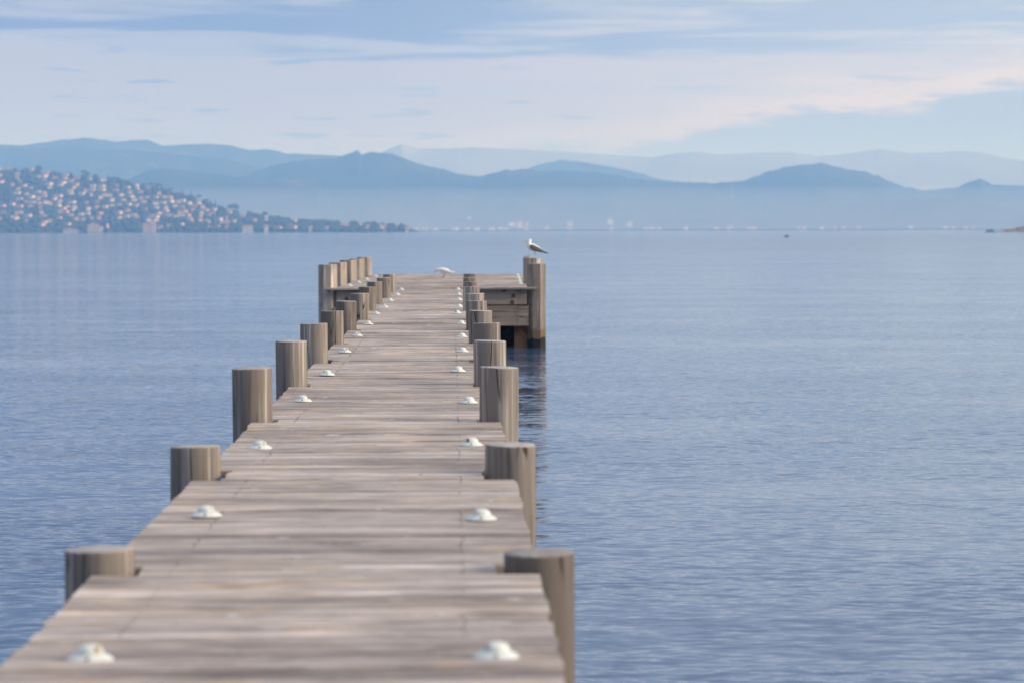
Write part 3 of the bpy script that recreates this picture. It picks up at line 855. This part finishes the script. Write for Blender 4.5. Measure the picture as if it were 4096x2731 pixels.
# platform timber: eight-sided corner posts, fascia boards, steel piles
def oct_post(top, rough_top=False, seed=0, R=.19):
    """eight-sided timber; when rough_top the head is split and worn"""
    rr = random.Random(seed); V = []; F = []; n = 8
    zs = [-2.0, -.2, .4, DECK - .1, top - .03, top]
    for k, z in enumerate(zs):
        for i in range(n):
            a = 2 * PI * (i + .5) / n
            V.append((R * math.cos(a), R * math.sin(a), z))
    for k in range(len(zs) - 1):
        for i in range(n):
            j = (i + 1) % n; F.append((k * n + i, k * n + j, (k + 1) * n + j, (k + 1) * n + i))
    b = (len(zs) - 1) * n
    if not rough_top:
        c = len(V)
        for i in range(n):
            a = 2 * PI * (i + .5) / n; V.append((R * .95 * math.cos(a), R * .95 * math.sin(a), top + .006))
        for i in range(n):
            j = (i + 1) % n; F.append((b + i, b + j, c + j, c + i))
        F.append(tuple(c + i for i in range(n)))
        mi = [0] * (n * (len(zs) - 1)) + [1] * (n + 1)
    else:
        mi = [0] * (n * (len(zs) - 1))
        prev = [b + i for i in range(n)]
        for q, lift in ((.98, .02), (.8, .035), (.5, .05), (.2, .04)):
            cur = []
            for i in range(n):
                a = 2 * PI * (i + .5) / n
                # the right side of the head has rotted lower
                zz = top + lift * rr.uniform(.4, 1.3) + (-.085 if math.cos(a) > .25 else 0.0) * (1 if q > .4 else .5)
                V.append((R * q * math.cos(a), R * q * math.sin(a), zz)); cur.append(len(V) - 1)
            for i in range(n):
                j = (i + 1) % n; F.append((prev[i], prev[j], cur[j], cur[i])); mi.append(1)
            prev = cur
        F.append(tuple(prev)); mi.append(1)
    return mesh_of('corner_post', V, F, [M['big_post'], M['post_top']], False, mi)
def platpart(name, me, x, y, rz=0.0):
    o = link(name, me, jetty); o.matrix_local = Matrix.Translation((-JX, -JY, 0)) @ RP @ Matrix.Translation((x, y, 0)) @ Matrix.Rotation(rz, 4, 'Z')
    return o
for k in range(5): platpart('corner_post', oct_post(1.585 + r3.uniform(-.006, .010), seed=k), -1.995 + r3.uniform(-.01, .01), .32 + 3.70 * k, r3.uniform(-.06, .02))
platpart('corner_post', oct_post(1.588, seed=8), 1.995, .32)
wp_ = platpart('corner_post', oct_post(1.66, True, seed=9, R=.215), 1.965, 3.95)
wp_['label'] = 'taller post with a rotted uneven head under the standing gull'
f1 = MB().box(-1.815, 1.81, .16, .24, .822, 1.095).build('fascia_board', M['board'], jetty)
f2 = MB().box(-1.80, 1.845, .075, .155, .425, .797).build('fascia_board', M['board'], jetty)
for f in (f1, f2): f.matrix_local = Matrix.Translation((-JX, -JY, 0)) @ RP
for par, pts in ((f1, ((1.56, .985), (1.54, .865), (-1.62, .93), (-1.60, .87))), (f2, ((1.12, .665), (-1.45, .62)))):
    yb = .16 if par is f1 else .075
    for bx, bz in pts:
        b = MB().lathe([(.042, .0), (.042, .016), (.030, .026)], 8)
        b.build('bolt', M['bolt'], par, loc=(bx, yb, bz), rot=(PI / 2, 0, 0))
b = MB().box(.80, 1.15, .066, .078, .515, .545).build('split', M['screw'], f2)
for y in (1.0, 4.4, 8.1, 11.8, 15.5):
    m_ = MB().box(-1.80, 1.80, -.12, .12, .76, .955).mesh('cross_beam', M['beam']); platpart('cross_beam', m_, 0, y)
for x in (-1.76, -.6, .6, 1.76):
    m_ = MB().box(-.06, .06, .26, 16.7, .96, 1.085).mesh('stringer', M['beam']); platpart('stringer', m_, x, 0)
m_ = MB().box(-1.62, 1.62, 2.2, 2.28, .02, .74).mesh('shade_screen', M['beam']); platpart('shade_screen', m_, 0, 0)  # cross screen added to darken the view in under the platform
# low boards added along sides and back to keep the platform's underside dark
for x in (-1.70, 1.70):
    m_ = MB().box(-.05, .05, .9, 16.5, .03, .74).mesh('shade_skirt', M['beam']); platpart('shade_skirt', m_, x, 0)
m_ = MB().box(-1.64, 1.64, 16.3, 16.4, .02, .74).mesh('shade_skirt', M['beam']); platpart('shade_skirt', m_, 0, 0)
def h_pile():
    mb = MB(); a, t, h = .13, .022, .13
    mb.box(-a, a, -h, -h + t, -2, .95).box(-a, a, h - t, h, -2, .95).box(-t / 2, t / 2, -h + t, h - t, -2, .95)
    return mb.mesh('steel_pile', M['steel'])
hp = h_pile()
for y in (.50, 4.9, 8.6, 12.3, 16.0):
    for x in (-1.58, 1.70 if y < 1 else 1.55): platpart('steel_pile', hp, x, y, 0.0)

# ------------------------------------------------------------------ deck lights
def dome_mesh():
    V = []; F = []; n = 40; H, R = .0235, .036
    prof = [(1.0, .0), (1.0, .10), (.985, .25), (.955, .40), (.90, .55), (.80, .70), (.66, .83), (.46, .93), (.24, .985), (.08, 1.0)]
    for r, z in prof:
        for i in range(n):
            a = 2 * PI * i / n
            dd = abs((a + PI) % (2 * PI) - PI)             # the opening faces +X
            q = r
            if dd < .78 and z < .76:
                q = r * (.40 if dd < .66 else .68)
            V.append((R * q * math.cos(a), R * q * math.sin(a), .019 + H * z))
    for k in range(len(prof) - 1):
        for i in range(n):
            j = (i + 1) % n; F.append((k * n + i, k * n + j, (k + 1) * n + j, (k + 1) * n + i))
    F.append(tuple((len(prof) - 1) * n + i for i in range(n)))
    me = mesh_of('dome', V, F, M['cap'], True); auto_smooth(me, 50); return me
def flange_mesh():
    me = MB().lathe([(.058, 0), (.0605, .002), (.060, .005), (.044, .0165), (.041, .0175), (.0385, .0175), (.0385, .0190)], 40).mesh('flange', M['cap'], True)
    auto_smooth(me, 30); return me
DM, FM = dome_mesh(), flange_mesh()
SM = MB().lathe([(.0042, 0), (.0042, .004)], 10).mesh('screw', M['screw'])
LM = MB().box(.012, .020, -.012, .012, .0192, .034).mesh('lens', M['slot'])
proto = empty('deck_light', (0, 0, 0))
parts = [('flange', FM, (0, 0, 0), (0, 0, 0)), ('dome', DM, (0, 0, 0), (0, 0, 0)), ('lens', LM, (0, 0, 0), (0, 0, 0)),
         ('screw', SM, (0, -.0525, .0102), (math.radians(54), 0, 0))]
children = []
for nm, me, lc, rt in parts:
    children.append(link(nm, me, proto, lc, rt))
ORD = ['nearest', 'second', 'third', 'fourth', 'fifth', 'sixth', 'seventh', 'eighth', 'ninth', 'tenth', 'eleventh', 'twelfth', 'thirteenth']
def light(loc, face, label, group, first=[True]):
    if first[0]: r, cs = proto, children; first[0] = False
    else:
        r = proto.copy(); COL.objects.link(r); cs = []
        for c in children:
            q = c.copy(); COL.objects.link(q); q.parent = r; cs.append(q)
    r.location = loc
    r.rotation_euler = (0, 0, 0)
    for c, (nm, me, lc, rt) in zip(cs, parts):
        if nm in ('dome', 'lens'): c.rotation_euler = (0, 0, 0.0 + face)
        if nm == 'screw':
            c.location = lc; c.rotation_euler = rt
    tag(r, label, 'deck light', group)
LY = [7.35, 11.06, 14.5, 18.49, 21.80, 25.88, 29.89, 33.62, 37.72, 41.0, 44.6, 48.7, 52.6]
LXL = [-.942, -.962, -.985, -.978, -.965, -.985, -1.007, -1.0, -1.02, -.985, -.985, -.955, -.95]
RY = [7.36, 10.88, 14.66, 18.24, 22.3, 25.9, 29.5, 33.66, 37.86, 41.0, 44.9, 48.6, 52.7]
LXR = [.109, .106, .093, .0994, .038, .083, .091, .096, .055, .087, .096, .095, .09]
r4 = random.Random(3)
for side_, ys, xs in (('left', LY, LXL), ('right', RY, LXR)):
    for i, (y, x) in enumerate(zip(ys, xs)):
        if i == 0: lab = f'white deck light in front of the first round post in the {side_} row'
        elif i < 12: lab = f'white deck light between the {"first" if i == 1 else ORD[i-1]} and {ORD[i]} round posts, {side_} row'
        else: lab = f'white deck light past the last round post, {side_} row, before the platform'
        face = (0.0 if side_ == 'left' else PI) + r4.uniform(-.5, .2) * (1 if side_ == 'left' else -1)
        light((x, y, DECK + deck_wave(y) + .0015), face, lab, 'white deck lights along the jetty')
for k, yy in enumerate((2.05, 5.5, 9.0, 13.4)):
    p = plat(-1.66, yy, DECK + .004)
    light(p, r4.uniform(-.3, .3), f'white deck light along the left edge of the end platform, {ORD[k]} of four', 'white deck lights along the jetty')
for k, yy in enumerate((3.75, 7.0, 10.4, 13.9)):
    p = plat(1.70, yy, DECK + .004)
    light(p, PI + r4.uniform(-.3, .3), f'white deck light along the right edge of the end platform, {ORD[k]} of four', 'white deck lights along the jetty')

# ------------------------------------------------------------------ gulls
M['feather'] = plain('white_feathers', (.82, .81, .80), .8, .05, 40.)
M['grey_wing'] = plain('grey_feathers', (.12, .108, .112), .8, .2, 60.)
M['pale_wing'] = plain('pale_grey_feathers', (.66, .65, .66), .8, .08, 60.)
M['black_wing'] = plain('black_feathers', (.02, .022, .024), .7)
M['bill'] = plain('yellow_bill', (.72, .42, .08), .5)
M['dark_bill'] = plain('dark_bill', (.07, .05, .05), .5)
M['leg_pale'] = plain('pale_leg', (.55, .50, .42), .6)
M['leg_red'] = plain('red_leg', (.30, .10, .08), .6)
M['eye'] = plain('dark_eye', (.02, .02, .02), .2)
def path_rings(pts, n=None):
    """pts: (x, z, half width across, half height) along a body in the X-Z plane"""
    rings = []
    P = [Vector((a, 0, b)) for a, b, _, _ in pts]
    for i, (x, z, ry, rz) in enumerate(pts):
        tdir = (P[min(i + 1, len(P) - 1)] - P[max(i - 1, 0)]).normalized()
        up = Vector((-tdir.z, 0, tdir.x))
        if abs(up.z) < 1e-3 and up.x < 0: pass
        rings.append((P[i], Vector((0, 1, 0)), up, ry, rz))
    return rings
def subdiv(me, lv=1):
    bm = bmesh.new(); bm.from_mesh(me)
    bmesh.ops.recalc_face_normals(bm, faces=bm.faces)
    bm.to_mesh(me); bm.free(); return me
def leg(root, hip_, knee, foot, m):
    hip_, knee, foot = Vector(hip_), Vector(knee), Vector(foot); mb = MB()
    for a, b, r in ((hip_, knee, .0075), (knee, foot, .0055)):
        dv = (b - a).normalized(); u = dv.orthogonal().normalized(); v = dv.cross(u)
        mb.loft([(a, u, v, r, r), (b, u, v, r * .8, r * .8)], 8)
    for ang in (-.45, 0, .45):
        dv = Vector((-math.cos(ang), math.sin(ang), 0)); u = Vector((0, 0, 1)); v = dv.cross(u)
        mb.loft([(foot + Vector((0, 0, .004)), u, v, .005, .006), (foot + dv * .045 + Vector((0, 0, .003)), u, v, .003, .004)], 6)
    web = [foot + Vector((0, 0, .003)), foot + Vector((-.042, .018, .002)), foot + Vector((-.042, -.018, .002)), foot + Vector((-.002, 0, .006))]
    mb.add(web, [(0, 1, 2), (0, 3, 1), (0, 2, 3)])
    return mb.build('leg', m, root)
def wing(root, pts, side_, m, yoff, split, m2):
    """folded wing: a thin curved shell laid on the flank; the tip takes the second material"""
    V = []; F = []; mi = []
    n = len(pts)
    for i, (x, zt, zb, y) in enumerate(pts):
        for q in range(5):
            u = q / 4
            V.append((x, side_ * (y + yoff + .010 * math.sin(PI * u)), zt + (zb - zt) * u))
        for q in range(5):
            u = 1 - q / 4
            V.append((x, side_ * (y + yoff - .008), zt + (zb - zt) * u))
    for i in range(n - 1):
        for q in range(10):
            F.append((i * 10 + q, i * 10 + (q + 1) % 10, (i + 1) * 10 + (q + 1) % 10, (i + 1) * 10 + q)); mi.append(1 if pts[i][0] >= split else 0)
    F.append(tuple(range(10))); F.append(tuple((n - 1) * 10 + q for q in range(10))); mi += [0, 1]
    me = mesh_of('wing', V, F, [m, m2], True, mi); subdiv(me)
    return link('wing', me, root)

def standing_gull(loc, rz):
    o = empty('gull', loc, rz)
    # bill towards -X; breast, back, vent, with an upright neck and round head
    body = MB()
    body.loft(path_rings([(.175, .098, .018, .014), (.13, .114, .040, .034), (.07, .138, .060, .053), (.01, .157, .070, .067), (-.045, .179, .072, .071), (-.085, .203, .064, .064),
                          (-.103, .232, .047, .048), (-.103, .258, .038, .040), (-.094, .277, .036, .037), (-.082, .296, .034, .036), (-.070, .315, .027, .028), (-.064, .330, .012, .013)]), 18)
    bm_ = body.mesh('body', M['feather'], True); subdiv(bm_)
    # the head swells forward
    for v in bm_.vertices:
        if v.co.z > .265: v.co.x -= .016 * max(0., 1 - abs(v.co.z - .295) / .032)
    link('body', bm_, o)
    MB().loft(path_rings([(-.118, .291, .013, .014), (-.145, .289, .009, .011), (-.166, .284, .006, .009), (-.176, .276, .002, .003)]), 10).build('bill', M['bill'], o, True)
    for sd in (-1, 1):
        MB().lathe([(.0045, 0), (.003, .003)], 8).build('eye', M['eye'], o, loc=(-.108, sd * .031, .302), rot=(-sd * PI / 2, 0, 0))
        wing(o, [(-.098, .205, .175, .040), (-.075, .228, .150, .050), (-.03, .226, .118, .054), (.03, .200, .100, .050), (.09, .170, .085, .040), (.135, .142, .078, .030),
                 (.175, .116, .070, .020), (.22, .092, .062, .013), (.272, .062, .054, .006)], sd, M['grey_wing'], .012, .175, M['black_wing'])
        leg(o, (.005, sd * .022, .112), (.018, sd * .022, .062), (.0, sd * .022, .0), M['leg_pale'])
    MB().loft(path_rings([(.12, .125, .034, .014), (.17, .110, .036, .010), (.215, .094, .040, .006)]), 10).build('tail', M['feather'], o, True)
    return o
g1 = standing_gull(tuple(plat(1.995, 3.93, 1.698)), .10)
g1.scale = (1.06, 1.06, 1.06)
tag(g1, 'white gull with grey wings standing on the tall rotted post', 'gull', 'gulls on the jetty')

def feeding_gull(loc, rz):
    o = empty('gull', loc, rz)
    body = MB()
    body.loft(path_rings([(.185, .112, .012, .012), (.14, .124, .036, .036), (.085, .140, .054, .056), (.02, .154, .064, .068), (-.045, .168, .060, .063), (-.09, .178, .046, .046),
                          (-.125, .178, .034, .033), (-.15, .172, .033, .033), (-.172, .160, .027, .028), (-.188, .146, .014, .016)]), 18)
    bm_ = body.mesh('body', M['feather'], True); subdiv(bm_); link('body', bm_, o)
    MB().loft(path_rings([(-.180, .150, .009, .010), (-.205, .128, .006, .007), (-.222, .106, .002, .003)]), 8).build('bill', M['dark_bill'], o, True)
    for sd in (-1, 1):
        MB().lathe([(.006, 0), (.004, .003)], 8).build('eye', M['eye'], o, loc=(-.168, sd * .029, .160), rot=(-sd * PI / 2, 0, 0))
        wing(o, [(-.06, .190, .155, .042), (-.03, .203, .130, .048), (.03, .197, .118, .050), (.09, .180, .112, .044), (.15, .155, .108, .030), (.20, .138, .108, .016), (.245, .130, .116, .008)],
             sd, M['pale_wing'], .009, .20, M['feather'])
        leg(o, (-.002, sd * .02, .11), (.025, sd * .02, .06), (-.012 + sd * .018, sd * .02, 0), M['leg_red'])
    MB().loft(path_rings([(.15, .128, .030, .012), (.21, .124, .034, .008), (.265, .134, .036, .004)]), 10).build('tail', M['feather'], o, True)
    return o
g2 = feeding_gull((-.215 + .0, 65.7, DECK + .006), -.05)
tag(g2, 'small pale gull stooping to peck at the planks of the end platform', 'gull', 'gulls on the jetty')

# ------------------------------------------------------------------ air
def box_volume(name, x0, x1, y0, y1, z0, z1, color, density, aniso, label):
    o = MB().box(x0, x1, y0, y1, z0, z1).build(name, bpy.data.materials.new(name + '_air'))
    m = o.data.materials[0]; m.use_nodes = True; t = NT(m.node_tree); t.n.clear()
    v = t.node('ShaderNodeVolumePrincipled'); out = t.node('ShaderNodeOutputMaterial')
    v.inputs['Color'].default_value = (*color, 1); v.inputs['Density'].default_value = density
    v.inputs['Absorption Color'].default_value = (1, 1, 1, 1); v.inputs['Anisotropy'].default_value = aniso
    t.l.new(v.outputs[0], out.inputs['Volume'])
    tag(o, label, kind='stuff'); o.display_type = 'WIRE'
    return o
box_volume('haze', -6500, 6500, -1000, 12500, -3.2, 330, (.25, .51, 1.0), .00022, 0.0, 'blue sea haze fading the distant hills and mountains')
def mist_bank():
    prof = [(4300, 2.0), (4320, 24), (4500, 52), (4700, 68), (4860, 76), (4880, 77), (4880, 2.0)]
    V = []; F = []
    for t in (-.17, .30):
        for d, z in prof: V.append((t * d, d, z))
    k = len(prof)
    for j in range(k): F.append((j, (j + 1) % k, k + (j + 1) % k, k + j))
    F.append(tuple(range(k))[::-1]); F.append(tuple(range(k, 2 * k)))
    m = bpy.data.materials.new('mist_air'); m.use_nodes = True; t = NT(m.node_tree); t.n.clear()
    v = t.node('ShaderNodeVolumePrincipled'); out = t.node('ShaderNodeOutputMaterial')
    v.inputs['Color'].default_value = (.86, .94, 1.0, 1); v.inputs['Density'].default_value = .0006
    v.inputs['Absorption Color'].default_value = (1, 1, 1, 1)
    t.l.new(v.outputs[0], out.inputs['Volume'])
    me = mesh_of('mist_bank', V, F, m)
    bm = bmesh.new(); bm.from_mesh(me); bmesh.ops.recalc_face_normals(bm, faces=bm.faces); bm.to_mesh(me); bm.free()
    tag(link('mist_bank', me), 'low pale mist lying over the water before the far shore', kind='stuff')
mist_bank()
